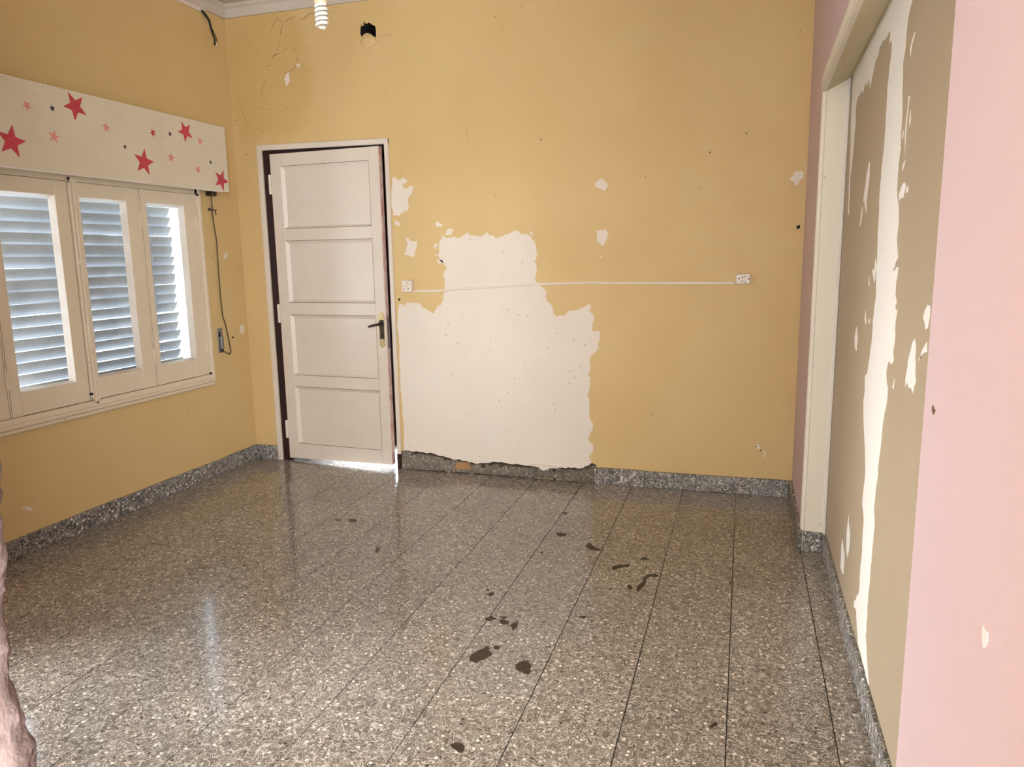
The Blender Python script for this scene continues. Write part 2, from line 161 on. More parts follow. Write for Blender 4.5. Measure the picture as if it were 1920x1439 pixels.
# ------------------------------------------------------------------ materials
class NT:
    def __init__(self, name):
        self.m = bpy.data.materials.new(name); self.m.use_nodes = True
        self.t = self.m.node_tree; self.b = self.t.nodes['Principled BSDF']
    def n(self, typ, **kw):
        nd = self.t.nodes.new(typ)
        for k, v in kw.items(): setattr(nd, k, v)
        return nd
    def link(self, a, b): self.t.links.new(a, b)
    def val(self, sock, v):
        if hasattr(v, 'is_linked') or hasattr(v, 'links'): self.link(v, sock)
        else: sock.default_value = v
    def noise(self, vec, scale, detail=3, rough=.55, dist=0):
        nd = self.n('ShaderNodeTexNoise'); self.link(vec, nd.inputs['Vector'])
        nd.inputs['Scale'].default_value = scale; nd.inputs['Detail'].default_value = detail
        nd.inputs['Roughness'].default_value = rough; nd.inputs['Distortion'].default_value = dist
        return nd.outputs['Fac']
    def math(self, op, a, b=None, c=None):
        nd = self.n('ShaderNodeMath', operation=op); self.val(nd.inputs[0], a)
        if b is not None: self.val(nd.inputs[1], b)
        if c is not None: self.val(nd.inputs[2], c)
        return nd.outputs[0]
    def step(self, x, lo, hi):
        nd = self.n('ShaderNodeMapRange', interpolation_type='SMOOTHSTEP'); self.val(nd.inputs[0], x)
        nd.inputs[1].default_value = lo; nd.inputs[2].default_value = hi
        return nd.outputs[0]
    def mix(self, f, a, b):
        nd = self.n('ShaderNodeMix', data_type='RGBA'); self.val(nd.inputs[0], f)
        self.val(nd.inputs[6], a); self.val(nd.inputs[7], b); return nd.outputs[2]
    def pos(self): return self.n('ShaderNodeNewGeometry').outputs['Position']
    def vmul(self, v, s):
        nd = self.n('ShaderNodeVectorMath', operation='MULTIPLY'); self.link(v, nd.inputs[0]); nd.inputs[1].default_value = s
        return nd.outputs[0]
    def bump(self, h, strength, dist=.01):
        nd = self.n('ShaderNodeBump'); nd.inputs['Strength'].default_value = strength
        nd.inputs['Distance'].default_value = dist; self.link(h, nd.inputs['Height']); self.link(nd.outputs[0], self.b.inputs['Normal'])
    def voro(self, vec, scale, feature='F1', rnd=1.0):
        nd = self.n('ShaderNodeTexVoronoi', feature=feature); self.link(vec, nd.inputs['Vector'])
        nd.inputs['Scale'].default_value = scale; nd.inputs['Randomness'].default_value = rnd
        return nd

def paint(name, base, var, speck, rough=.6, specks=.5, bump=.12, vscale=1.3, damp=None):
    """old wall paint: soft colour drift, a few dirt specks, slight trowel relief"""
    k = NT(name); p = k.pos()
    c = k.mix(k.step(k.noise(p, vscale, 4, .6), .35, .68), base, var)
    if damp:      # old damp stain with its own outline
        ctr, rad, dcol = damp
        sub = k.n('ShaderNodeVectorMath', operation='SUBTRACT'); k.link(p, sub.inputs[0]); sub.inputs[1].default_value = ctr
        ln = k.n('ShaderNodeVectorMath', operation='LENGTH'); k.link(k.vmul(sub.outputs[0], (1.45 / rad, 1 / rad, 1 / rad)), ln.inputs[0])
        f = k.math('ADD', ln.outputs['Value'], k.math('MULTIPLY', k.noise(p, 6, 5, .6), .9))
        c = k.mix(k.math('MULTIPLY', k.step(f, 1.55, 1.15), .8), c, dcol)
    v = k.voro(p, 17); d = k.step(v.outputs['Distance'], .10, .05)
    pick = k.step(k.noise(p, 3.1, 2), .62 - .12*specks, .70 - .12*specks)
    s = k.math('MULTIPLY', d, pick)
    grime = k.step(k.noise(p, 9, 6, .7), .62, .80)
    c = k.mix(k.math('MULTIPLY', grime, .22), c, speck)
    c = k.mix(k.math('MULTIPLY', s, .75), c, speck)
    k.link(c, k.b.inputs['Base Color']); k.b.inputs['Roughness'].default_value = rough
    k.bump(k.noise(p, 38, 4, .6), bump, .006)
    return k.m
def plain(name, col, rough=.5, metal=0.0):
    k = NT(name); p = k.pos()
    c = k.mix(k.step(k.noise(p, 14, 4, .6), .3, .75), col, tuple(v * .86 for v in col[:3]) + (1,))
    k.link(c, k.b.inputs['Base Color']); k.b.inputs['Roughness'].default_value = rough; k.b.inputs['Metallic'].default_value = metal
    return k.m
def lin(r, g, b): return (r, g, b, 1)

M = {}
M['yellow'] = paint('yellow_wall_paint', lin(.69, .505, .237), lin(.67, .475, .213), lin(.30, .20, .10))
M['yellow_back'] = paint('yellow_back_wall_paint', lin(.69, .505, .237), lin(.67, .475, .213), lin(.30, .20, .10), damp=((.28, 0, 2.56), .52, lin(.60, .415, .16)))
M['plaster'] = paint('bare_white_plaster', lin(.81, .73, .64), lin(.79, .70, .605), lin(.34, .24, .17), .8, 2.2, .2, 2.2)
M['pink'] = paint('pink_wall_paint', lin(.68, .515, .535), lin(.66, .495, .515), lin(.5, .3, .25), .6, .1)
M['olive'] = paint('olive_wall_paint', lin(.43, .345, .235), lin(.405, .32, .215), lin(.3, .24, .16), .6, .1)
M['primer'] = paint('white_primer', lin(.84, .80, .74), lin(.82, .77, .70), lin(.5, .45, .4), .7, .2)
M['cream_wall'] = paint('cream_jamb_paint', lin(.83, .76, .64), lin(.82, .76, .66), lin(.35, .27, .18), .55, 1.2, .1)
M['soffit'] = paint('soffit_paint', lin(.66, .57, .37), lin(.62, .53, .34), lin(.3, .24, .15), .6, .4)
M['ceiling'] = paint('ceiling_white', lin(.62, .56, .49), lin(.57, .51, .44), lin(.4, .33, .26), .8, .6)
M['maroon'] = plain('dark_maroon_paint', lin(.022, .003, .005), .5)
M['hall'] = plain('hallway_dark_wall', lin(.03, .012, .012), .8)
M['rough'] = paint('broken_pink_render', lin(.25, .18, .165), lin(.155, .098, .085), lin(.07, .035, .028), .9, 2.6, .9, 9)
M['white_wall'] = paint('white_reveal_paint', lin(.80, .82, .84), lin(.76, .78, .8), lin(.4, .4, .4), .7, .6)

def wood_paint(name, base, var, crackc, rough=.42):
    k = NT(name); p = k.pos()
    c = k.mix(k.step(k.noise(p, 6, 4, .6), .35, .7), base, var)
    v = k.voro(p, 26); s = k.math('MULTIPLY', k.step(v.outputs['Distance'], .14, .06), k.step(k.noise(p, 5, 2), .58, .64))
    c = k.mix(k.math('MULTIPLY', s, .6), c, crackc)
    k.link(c, k.b.inputs['Base Color']); k.b.inputs['Roughness'].default_value = rough
    k.bump(k.noise(k.vmul(p, (60, 60, 6)), 1, 4), .06, .004)
    return k.m
M['door'] = wood_paint('white_door_paint', lin(.72, .635, .545), lin(.70, .61, .52), lin(.30, .20, .12))
M['trim'] = wood_paint('door_casing_paint', lin(.74, .66, .57), lin(.71, .63, .53), lin(.30, .18, .12))
M['window'] = wood_paint('cream_window_paint', lin(.79, .69, .53), lin(.77, .67, .51), lin(.16, .10, .06))
M['bead'] = wood_paint('white_putty_and_edge_light', lin(.80, .74, .66), lin(.74, .66, .56), lin(.25, .2, .15))
M['pelmet'] = wood_paint('pelmet_cream', lin(.74, .66, .52), lin(.71, .63, .49), lin(.35, .25, .16), .5)
M['red'] = plain('star_red', lin(.60, .055, .085), .5)
M['salmon'] = plain('star_salmon', lin(.80, .32, .25), .5)
M['black'] = plain('star_black', lin(.012, .012, .016), .5)
M['darkline'] = plain('dirt_line', lin(.16, .10, .05), .9)
M['crack'] = plain('crack_shadow_brown', lin(.33, .215, .09), .9)
M['crack_pale'] = plain('crack_faint', lin(.47, .33, .155), .9)
M['blackhole'] = plain('hole_shade_grime_black', lin(.012, .010, .008), .9)  # stands for the shade inside holes; also colours the bolt grime
M['plastic'] = wood_paint('white_plastic', lin(.80, .72, .63), lin(.77, .68, .58), lin(.4, .3, .2), .4)
M['slat'] = paint('white_metal_slat', lin(.40, .415, .44), lin(.32, .335, .36), lin(.30, .29, .28), .38, .8, .05, 5)
M['brass'] = plain('aged_brass', lin(.55, .42, .22), .38, .85)
M['iron'] = plain('dark_iron', lin(.06, .048, .036), .42, .6)
M['grey_metal'] = plain('grey_metal', lin(.26, .26, .25), .45, .5)
M['cable'] = plain('brown_cable', lin(.13, .085, .045), .7)
M['black_cable'] = plain('black_cable', lin(.015, .013, .012), .5)
M['cfl'] = plain('cfl_glass', lin(.90, .87, .80), .25)
M['socket'] = plain('socket_plastic', lin(.78, .63, .40), .4)
M['stain'] = plain('dark_stain_gap_shade', lin(.045, .028, .016), .55)
M['brick'] = plain('broken_brick', lin(.42, .23, .11), .9)
M['edge'] = paint('chipped_pink_edge', lin(.56, .30, .28), lin(.70, .58, .52), lin(.25, .04, .05), .6, 2.0, .2, 16)

def terrazzo(name, base, base2, light, dark, scale=1.0, rough=(.075, .135), lightamt=1.0, random_per=True, hole=0.5):
    k = NT(name); p = k.pos()
    if random_per:
        oi = k.n('ShaderNodeObjectInfo')
        ad = k.n('ShaderNodeVectorMath', operation='MULTIPLY_ADD'); k.link(p, ad.inputs[0]); ad.inputs[1].default_value = (1, 1, 1)
        cb = k.n('ShaderNodeCombineXYZ'); r10 = k.math('MULTIPLY', oi.outputs['Random'], 23.0)
        k.link(r10, cb.inputs[0]); k.link(r10, cb.inputs[1]); k.link(r10, cb.inputs[2]); k.link(cb.outputs[0], ad.inputs[2]); p2 = ad.outputs[0]
    else: p2 = p
    # curled light strands: contour bands of warped noise, dark gaps between, round chips
    n1 = k.noise(p2, 27 * scale, 1, .3, 1.1)
    w1 = k.math('PINGPONG', k.math('MULTIPLY', n1, 10.0), .5)
    s1 = k.step(w1, .33, .41)
    gate = k.step(k.noise(p2, 52 * scale, 1), .41, .47)
    s1 = k.math('MULTIPLY', s1, gate)
    n2 = k.noise(p2, 41 * scale, 1, .3, .9)
    w2 = k.math('ABSOLUTE', k.math('SUBTRACT', n2, .50)); s2 = k.step(w2, .030, .015)
    gap = k.math('MULTIPLY', k.step(w1, .16, .07), k.step(k.noise(p2, 33 * scale, 1), .46, .56))
    v = k.voro(p2, 46 * scale, 'SMOOTH_F1', .9); v.inputs['Smoothness'].default_value = .08
    chip = k.step(v.outputs['Distance'], .27, .17)
    wn = k.n('ShaderNodeTexVoronoi', feature='F1'); k.link(p2, wn.inputs['Vector']); wn.inputs['Scale'].default_value = 46 * scale; wn.inputs['Randomness'].default_value = .9
    sp = k.n('ShaderNodeSeparateColor'); k.link(wn.outputs['Color'], sp.inputs[0])
    lc = k.math('MULTIPLY', chip, k.step(sp.outputs[0], .52, .54))
    dc = k.math('MULTIPLY', chip, k.step(sp.outputs[1], .78, .80))
    c = k.mix(k.step(k.noise(p, 1.1, 3), .35, .65), base, base2)
    c = k.mix(k.math('MULTIPLY', gap, .65), c, tuple(x * .45 for x in base[:3]) + (1,))
    c = k.mix(k.math('MULTIPLY', s1, .85 * lightamt), c, light)
    c = k.mix(k.math('MULTIPLY', s2, .75 * lightamt), c, light)
    c = k.mix(k.math('MULTIPLY', lc, .9 * lightamt), c, tuple(min(1, x * 1.55) for x in light[:3]) + (1,))
    c = k.mix(k.math('MULTIPLY', dc, .85), c, dark)
    if random_per:
        tone = k.n('ShaderNodeHueSaturation'); k.link(c, tone.inputs['Color'])
        k.link(k.math('MULTIPLY_ADD', oi.outputs['Random'], .14, .93), tone.inputs['Value']); c = tone.outputs[0]
    k.link(c, k.b.inputs['Base Color'])
    rr = k.n('ShaderNodeMapRange'); k.link(k.noise(p, 7, 5, .65), rr.inputs[0]); rr.inputs[1].default_value = .3; rr.inputs[2].default_value = .7
    rr.inputs[3].default_value = rough[0]; rr.inputs[4].default_value = rough[1]; k.link(rr.outputs[0], k.b.inputs['Roughness'])
    k.bump(k.math('ADD', s1, n1), .05, .003)
    return k.m
M['tile'] = terrazzo('terrazzo_floor', lin(.170, .142, .114), lin(.194, .164, .136), lin(.57, .515, .45), lin(.028, .02, .015))
M['skirt'] = terrazzo('terrazzo_skirting', lin(.10, .093, .085), lin(.13, .12, .11), lin(.62, .59, .55), lin(.02, .018, .016), .8, (.3, .45), 1.0)
M['grout'] = plain('dark_grout', lin(.05, .038, .028), .9)
M['mortar'] = terrazzo('crumbled_mortar', lin(.11, .093, .072), lin(.17, .145, .115), lin(.38, .33, .27), lin(.02, .016, .012), .8, (.8, .9), .8, False)

def glass():
    k = NT('window_glass'); t = k.t
    out = t.nodes['Material Output']; t.nodes.remove(k.b)
    tr = t.nodes.new('ShaderNodeBsdfTransparent'); tr.inputs[0].default_value = (.95, .97, .98, 1)
    gl = t.nodes.new('ShaderNodeBsdfGlossy'); gl.inputs['Roughness'].default_value = .04
    geo = t.nodes.new('ShaderNodeNewGeometry')
    io = t.nodes.new('ShaderNodeMapRange'); t.links.new(geo.outputs['Backfacing'], io.inputs[0]); io.inputs[3].default_value = 1.45; io.inputs[4].default_value = 1 / 1.45
    fr = t.nodes.new('ShaderNodeFresnel'); t.links.new(io.outputs[0], fr.inputs[0])
    mx = t.nodes.new('ShaderNodeMixShader'); t.links.new(fr.outputs[0], mx.inputs[0]); t.links.new(tr.outputs[0], mx.inputs[1]); t.links.new(gl.outputs[0], mx.inputs[2])
    t.links.new(mx.outputs[0], out.inputs[0]); return k.m
M['glass'] = glass()

# ================================================================== structure
rnd = random.Random(4)
# ---- floor: slab with every tile of the visible room
floor = struct('floor', bx(-.30, XE, YE, 1.4, -.10, -.0045), M['grout'])
g = .0021
tile_bm = bmesh.new()
box(tile_bm, -TILE/2 + g*.95, TILE/2 - g*.7, -TILE/2 + g*.3, TILE/2 - g*.3, -.006, 0.0)
tile0 = obj('floor_tile', tile_bm, M['tile'], floor)
first = True
X0 = .855 - 3 * TILE
for i in range(14):
    x0 = X0 + i * TILE
    if x0 > W + REC: break
    off = [.0, .13, .21, .06, .26, .1, .17, .02, .24, .12, 0.148, 0.0, .2, .07][i]
    for j in range(-1, 14):
        cx, cy = x0 + TILE/2, .05 - off - j * TILE
        if cx < -.1 or cy < YF - .25: continue
        o = tile0 if first else tile0.copy()
        if not first: COL.objects.link(o)
        first = False
        o.parent = floor; o.location = (cx, cy, rnd.uniform(-.0003, .0)); o.rotation_euler = (0, 0, rnd.uniform(-.0015, .0015))
st_n = obj('floor_screed', bx(-.1, XE, YE, YF - .38, -.006, -.0005), M['tile'], floor)
for pts in DATA['stains']:
    pl = rough_outline(pts, .008, .012, rnd, 2)
    o = obj('stain', prism(pl, on_floor, .0012), M['stain'], floor); label(o, 'dark brown stain on the terrazzo')

# ---- back wall with door opening and a knocked hole
def wall_with_holes(outer, holes, y0, y1):
    bm = bmesh.new(); loops = [outer] + holes
    for y in (y0, y1):
        vsl = [bm.verts.new((p[0], y, p[1])) for l in loops for p in l]
        for t in tessellate_polygon([[Vector((p[0], p[1], 0)) for p in l] for l in loops]): bm.faces.new([vsl[i] for i in t])
        if y == y0: va = vsl
    k = 0
    for l in loops:
        n = len(l)
        for i in range(n):
            a, b = k + i, k + (i + 1) % n
            bm.faces.new((va[a], va[b], vsl[b], vsl[a]))
        k += n
    return bm
DX0, DX1, DZ = .212, 1.092, 2.076
hole = [Vector(p) for p in DATA['hole']]
outer = [(-.30, -.02), (DX0, -.02), (DX0, DZ), (DX1, DZ), (DX1, -.02), (4.0, -.02), (4.0, HT), (-.30, HT)]
wall_back = struct('wall_back', wall_with_holes(outer, [[tuple(p) for p in rough_outline(hole, .004, .012, rnd, 1)]], 0.0, .15), M['yellow_back'])
wall_back.data.materials.append(M['blackhole'])  # hole sides coloured black to paint in the dark inside
for p in wall_back.data.polygons:
    if .93 < p.center.x < 1.09 and 2.66 < p.center.z < 2.80 and abs(p.normal.y) < .5: p.material_index = 1
for i, pts in enumerate(DATA['back_patches']):
    pl = rough_outline(pts, .006, .011, rnd, 2)
    o = obj('bare_plaster_patch', prism(pl, on_back, .0015), M['plaster'], wall_back); label(o, 'bare white plaster where the yellow paint has peeled')
def pieces(pts):
    pts = [Vector(p) for p in pts]; L = sum((b - a).length for a, b in zip(pts, pts[1:]))
    def at(d):
        for a, b in zip(pts, pts[1:]):
            l = (b - a).length
            if d <= l: return a.lerp(b, d / l)
            d -= l
        return pts[-1]
    out = []; d = 0
    while d < L - .01:
        e = min(L, d + rnd.uniform(.05, .16)); n = max(2, int((e - d) / .015))
        out.append([at(d + (e - d) * k / n) for k in range(n + 1)]); d = e + rnd.uniform(.004, .025)
    return out
for i, pts in enumerate(DATA['cracks']):
    for pc in pieces(pts):
        w = rnd.choice((.003, .0045, .006, .0085)) if i < 4 else rnd.choice((.0025, .0035))
        o = obj('paint_crack', prism(ribbon(pc, w, rnd), on_back, .0012), M['crack'] if rnd.random() < .35 else M['crack_pale'], wall_back); label(o, 'thin brown crack in the yellow paint')
for i, (x, z) in enumerate(DATA['holes_small']):
    r = (.0105, .008)[i] if i < 2 else rnd.uniform(.003, .005)
    pl = [(x + r * math.cos(a) * rnd.uniform(.7, 1.1), z + r * math.sin(a) * rnd.uniform(.8, 1.3)) for a in [2*PI*k/8 for k in range(8)]]
    o = obj('nail_hole', prism(pl, on_back, .0015), M['blackhole'] if i < 2 else M['darkline'], wall_back)
bm = bmesh.new(); cx, cz = 1.012, 2.664
bmesh.ops.create_uvsphere(bm, u_segments=14, v_segments=8, radius=1)
for v in bm.verts: v.co = Vector((cx + v.co.x * .052, v.co.y * .010, cz + v.co.z * .040))
label(obj('plaster_lump', bm, M['yellow'], wall_back, smooth=True), 'painted over plaster lump below the hole')
# torn rim inside the hole
label(obj('hole_rim', prism(rough_outline([(.956, 2.738), (.967, 2.757), (.990, 2.762), (.994, 2.782), (.985, 2.778), (.978, 2.765), (.962, 2.759)], .003, .01, rnd, 1), on_back, .001), M['crack'], wall_back), 'broken grey brown rim of the hole')
# plaster strip beside the door casing
# hallway behind the door
hallbm = bmesh.new()
box(hallbm, -.30, -.2, .15, 1.4, -.02, HT); box(hallbm, 2.6, 2.7, .15, 1.4, -.02, HT); box(hallbm, -.30, 2.7, 1.3, 1.4, -.02, HT); box(hallbm, -.30, 2.7, .15, 1.4, HT - .02, HT)
hallway = struct('wall_hallway', hallbm, M['hall'])

# ---- left wall with window and balcony opening
WY0, WY1, WZ0, WZ1 = -2.262, -.405, .615, 1.80
BY0, BY1, BZ = -3.45, -2.88, 1.35
bm = bmesh.new()
box(bm, -.30, 0, WY1, 0.0, -.02, HT); box(bm, -.30, 0, WY0, WY1, -.02, WZ0); box(bm, -.30, 0, WY0, WY1, WZ1, HT)
box(bm, -.30, 0, BY1, WY0, -.02, HT); box(bm, -.30, 0, BY0, BY1, BZ, HT); box(bm, -.30, 0, YE, BY0, -.02, HT)
wall_left = struct('wall_left', bm, M['yellow'])
for pts in DATA['left_patches']:
    o = obj('bare_plaster_patch', prism(rough_outline(pts, .004, .01, rnd, 1), on_left, .0015), M['plaster'], wall_left); label(o, 'small white filler patch on the yellow paint')
for (y, z, r) in ((-.166, .869, .009), (-.62, .84, .004), (-.30, 1.39, .004), (-.25, 1.13, .004)):
    obj('nail_hole', prism([(y + r * math.cos(2*PI*k/7), z + r * .8 * math.sin(2*PI*k/7)) for k in range(7)], on_left, .0015), M['blackhole'], wall_left)

# ---- right wall: far pier, lintel, near pier; walled-up opening behind
NY0, NY1 = -2.945, -.79
bm = bmesh.new()
box(bm, W, W + REC, NY1, .15, -.02, HT); box(bm, W, W + REC, YR, NY0, -.02, HT)
def lz(y, a, s, y0): return a + s * (y0 - y)
# lintel, its underside rising slightly towards the camera and inwards
zo0, zo1 = 2.028, 2.028 + .051 * (NY1 - NY0); zi0, zi1 = 2.079, 2.079 + .043 * (NY1 - NY0)
v = [bm.verts.new(c) for c in ((W, NY1, zo0), (W, NY0, zo1), (W + REC, NY0, zi1), (W + REC, NY1, zi0), (W, NY1, HT), (W, NY0, HT), (W + REC, NY0, HT), (W + REC, NY1, HT))]
for f in ((3,2,1,0),(4,5,6,7),(0,1,5,4),(1,2,6,5),(2,3,7,6),(3,0,4,7)): bm.faces.new([v[i] for i in f])
wall_right = struct('wall_right', bm, M['pink'])
def sloped(x0, x1, dz, t, y0=NY1, y1=NY0):
    bm = bmesh.new()
    pts = []
    for y in (y0, y1):
        for x in (x0, x1):
            f = (x - W) / REC; f = max(0, f)
            z = (zo0 + .051 * (NY1 - y)) * (1 - f) + (zi0 + .043 * (NY1 - y)) * f
            pts += [(x, y, z + dz), (x, y, z + dz + t)]
    v = [bm.verts.new(p) for p in pts]  # y0:x0lo,x0hi,x1lo,x1hi ; y1...
    for f in ((0,2,3,1),(4,5,7,6),(0,1,5,4),(2,6,7,3),(0,4,6,2),(1,3,7,5)): bm.faces.new([v[i] for i in f])
    return bm
label(obj('soffit', sloped(W + .004, W + REC - .001, -.003, .004), M['soffit'], wall_right), 'yellowish underside of the opening')
label(obj('lintel_casing', sloped(W - .010, W + .004, .012, .056, NY1 + .03), M['cream_wall'], wall_right), 'cream painted casing along the lintel')
label(obj('lintel_bead', sloped(W - .012, W + .006, -.004, .012), M['cream_wall'], wall_right), 'cream bead on the lintel edge')
obj('lintel_gap', sloped(W - .0112, W + .004, .0085, .0045), M['darkline'], wall_right)
label(obj('jamb', bx(W + .002, W + REC - .001, NY1 - .006, NY1 + .004, .001, zi0 + .01), M['cream_wall'], wall_right), 'cream painted jamb of the walled up opening')
label(obj('jamb_bead', bx(W - .008, W + .010, NY1 - .010, NY1 + .03, .100, zo0 + .03, bev=.003), M['cream_wall'], wall_right), 'cream bead along the jamb edge')
label(obj('jamb_inner_bead', bx(W + REC - .016, W + REC - .0005, NY1 - .014, NY1 + .004, .02, zi0 - .005, bev=.003), M['primer'], wall_right), 'pale bead along the inner jamb')
for pts in DATA['pink_chip']:
    o = obj('paint_chip', prism(rough_outline(pts, .002, .01, rnd, 1), on_right, .0012), M['primer'], wall_right)
    if pts is DATA['pink_chip'][1]: o.data.materials[0] = M['darkline']
    else: label(o, 'small white chip in the pink paint')
wall_recess = struct('wall_recess', bx(W + REC, W + REC + .15, YR, .15, -.02, HT), M['olive'])
for pts in DATA['streaks']:
    o = obj('primer_streak', prism(rough_outline(pts, .007, .03, rnd, 2), on_recess, .0012), M['primer'], wall_recess); label(o, 'white primer streak on the olive paint')

# ---- front wall with a broken edge, and the rest of the room behind
rb = bmesh.new(); prof = DATA['rough']; zs = [p[1] for p in prof]; nz, na = 230, 20
def rough_x(z):
    if z >= zs[0]: return prof[0][0] + .004 * math.sin(z * 37)
    if z <= zs[-1]: return prof[-1][0] + (zs[-1] - z) * .05 + .01 * math.sin(z * 31)
    for a, b in zip(prof, prof[1:]):
        if a[1] >= z >= b[1]: return a[0] + (b[0] - a[0]) * (a[1] - z) / max(1e-6, a[1] - b[1])
r2 = random.Random(9); rows = []
for i in range(nz + 1):
    z = -.01 + (HT + .01) * i / nz; row = []
    for j in range(na + 1):
        t = j / na; th = -PI / 2 + PI * t
        x = rough_x(z) - .122 + .075 * math.cos(th) + ((r2.uniform(-.007, .003) + .010 * mnoise.noise(Vector((j * .45, i * .22, 3.1))) + .006 * mnoise.noise(Vector((j * .9, i * .6, 8.7)))) if 0 < j < na else 0)
        y = YF - .075 + .075 * math.sin(th)
        row.append(rb.verts.new((x, y, z)))
    row.insert(0, rb.verts.new((2.02, YF - .15, z))); row.append(rb.verts.new((2.02, YF, z))); rows.append(row)
for a, b in zip(rows, rows[1:]):
    for j in range(len(a) - 1): rb.faces.new((a[j], a[j+1], b[j+1], b[j]))
wall_front = struct('wall_front', bx(-.05, 2.03, YF - .149, YF - .001, -.02, HT), M['pink'])
label(obj('broken_edge', rb, M['rough'], wall_front, smooth=True), 'rough broken pinkish render at the wall end')
struct('wall_rear', (lambda b: (box(b, -.30, XE, YE - .15, YE, -.02, HT), box(b, XE, XE + .15, YE - .15, YR + .15, -.02, HT), box(b, W + REC + .14, XE + .15, YR, YR + .15, -.02, HT))[0])(bmesh.new()), M['cream_wall'])
struct('ceiling', bx(-.30, XE + .15, YE - .15, 1.4, HT, HT + .12), M['ceiling'])

# ---- cornices
def cornice(name, length, place, n):
    bm = bmesh.new()
    prof = [(0, HC), (.012, HC), (.020, HC + .012), (.030, HC + .045), (.048, HC + .058), (.052, HT), (0, HT)]
    a = [bm.verts.new(place(0, d, z)) for d, z in prof]; b = [bm.verts.new(place(length, d, z)) for d, z in prof]
    for i in range(len(prof)):
        j = (i + 1) % len(prof); bm.faces.new((a[i], a[j], b[j], b[i]))
    bm.faces.new(a[::-1]); bm.faces.new(b)
    return struct(name, bm, M['ceiling'])
cornice('trim_1', W, lambda t, d, z: (t, -d, z), 1)
cornice('trim_2', -YF, lambda t, d, z: (d, -t, z), 2)
cornice('trim_3', -YF, lambda t, d, z: (W - d, -t, z), 3)

# ---- skirting, piece by piece
SK = .100
def skirt(name, pieces):
    root = None
    e = bpy.data.objects.new(name, None); COL.objects.link(e); e['kind'] = 'structure'
    for (x0, x1, y0, y1, z1) in pieces: obj('skirting_tile', bx(x0, x1, y0, y1, 0, z1, bev=.002), M['skirt'], e)
    return e
def run(a, b, step): 
    out = []; x = a
    while x < b - .02: out.append((x + .0012, min(x + step, b) - .0012)); x += step
    return out
back = skirt('baseboard_back', [(x0, x1, -.016 - rnd.uniform(0, .0015), 0, SK - rnd.uniform(0, .003)) for x0, x1 in [(.001, .176)] + run(2.404, W - .016, .30)])
skirt('baseboard_left', [(0, .016 + rnd.uniform(0, .0015), -y1 - .0, -y0, SK - rnd.uniform(0, .004)) for y0, y1 in run(.018, -BY1, .30)])
skirt('baseboard_right', [(W - .015, W, -y1, -y0, SK) for y0, y1 in run(.0, .807, .2695)] + [(W + .004, W + REC - .012, NY1 - .018, NY1 - .006, SK - .004)])
skirt('baseboard_recess', [(W + REC - .013, W + REC, -y1, -y0, SK * .92) for y0, y1 in run(.80, 2.944, .30)])
# broken stretch between the door and the sound skirting: mortar left behind
top = DATA['broken']
pts = [(1.122, .001)] + [(1.122, .118)] + [tuple(p) for p in top] + [(2.402, .10), (2.402, .001)]
pl = rough_outline(pts, .005, .012, rnd, 2)
gapl = rough_outline([(1.126, .001), (1.126, .124)] + [(p[0], p[1] + .009) for p in top[1:]] + [(2.400, .10), (2.400, .001)], .007, .012, rnd, 2)  # dark strip behind the mortar stands for the shadow in the crevice
label(obj('mortar_gap_shadow', prism(gapl, on_back, .003), M['stain'], back), 'dark strip painted for the shadow gap above the crumbled mortar')
mort = prism(pl, lambda u, v, d: (u, -d * (1 + .5 * math.sin(u * 41) * math.sin(u * 13)), v), .010)
label(obj('broken_mortar', mort, M['mortar'], back), 'crumbled grey mortar where skirting is missing')
label(obj('brick_shard', prism(rough_outline([tuple(p) for p in DATA['brick']], .003, .01, rnd, 2), on_back, .022), M['brick'], back), 'exposed broken brick')
for k in range(46):
    x = rnd.uniform(1.14, 2.38); i = min(range(len(top)), key=lambda q: abs(top[q][0] - x)); zt = top[i][1]
    bm = bmesh.new(); bmesh.ops.create_icosphere(bm, subdivisions=1, radius=1); s = rnd.uniform(.006, .015)
    low = rnd.random() < .3
    for v in bm.verts: v.co = Vector((x + v.co.x * s * rnd.uniform(.8, 1.8), -.010 + v.co.y * s * .6, (rnd.uniform(.004, .01) if low else zt - .008) + v.co.z * s * rnd.uniform(.5, 1)))
    obj('mortar_crumb', bm, M['mortar'] if rnd.random() < .7 else M['stain'], back)
label(obj('plaster_flap', prism(rough_outline([(2.00, .090), (2.12, .092), (2.20, .086), (2.13, .078), (2.085, .058), (2.06, .075), (2.01, .082)], .003, .012, rnd, 1), on_back, .020), M['plaster'], back), 'loose flap of white plaster above the mortar')

# ================================================================== door
door = bpy.data.objects.new('door_1', None); COL.objects.link(door); door.location = (.258, 0, 0); door['kind'] = 'structure'
def dpart(name, bm, m, lab=None, parent=None):
    for v in bm.verts: v.co -= Vector((.258, 0, 0))
    o = obj(name, bm, m, parent or door)
    if lab: label(o, lab)
    return o
# maroon frame behind the leaf
bm = bmesh.new()
box(bm, DX0 - .001, .290, .004, .12, 0, DZ); box(bm, 1.060, DX1 + .001, .055, .12, 0, DZ); box(bm, DX0, DX1, .010, .12, 2.030, DZ + .001)
box(bm, 1.0885, 1.117, -.010, .02, 0, .10)
dpart('door_frame', bm, M['maroon'], 'dark maroon inner frame')
for nm, b in (('casing', (.177, .2125, -.014, .004, .001, 2.107)), ('casing', (1.0905, 1.118, -.014, .004, .10, 2.096)), ('casing', (.177, 1.118, -.0141, .004, 2.072, 2.107))):
    bmc = bx(*b, bev=.003)
    if b[4] > 2:   # head casing follows the slightly sagging head
        for v in bmc.verts: v.co.z -= .011 * (v.co.x - .177) / .94
    dpart(nm, bmc, M['trim'], 'off white door casing')
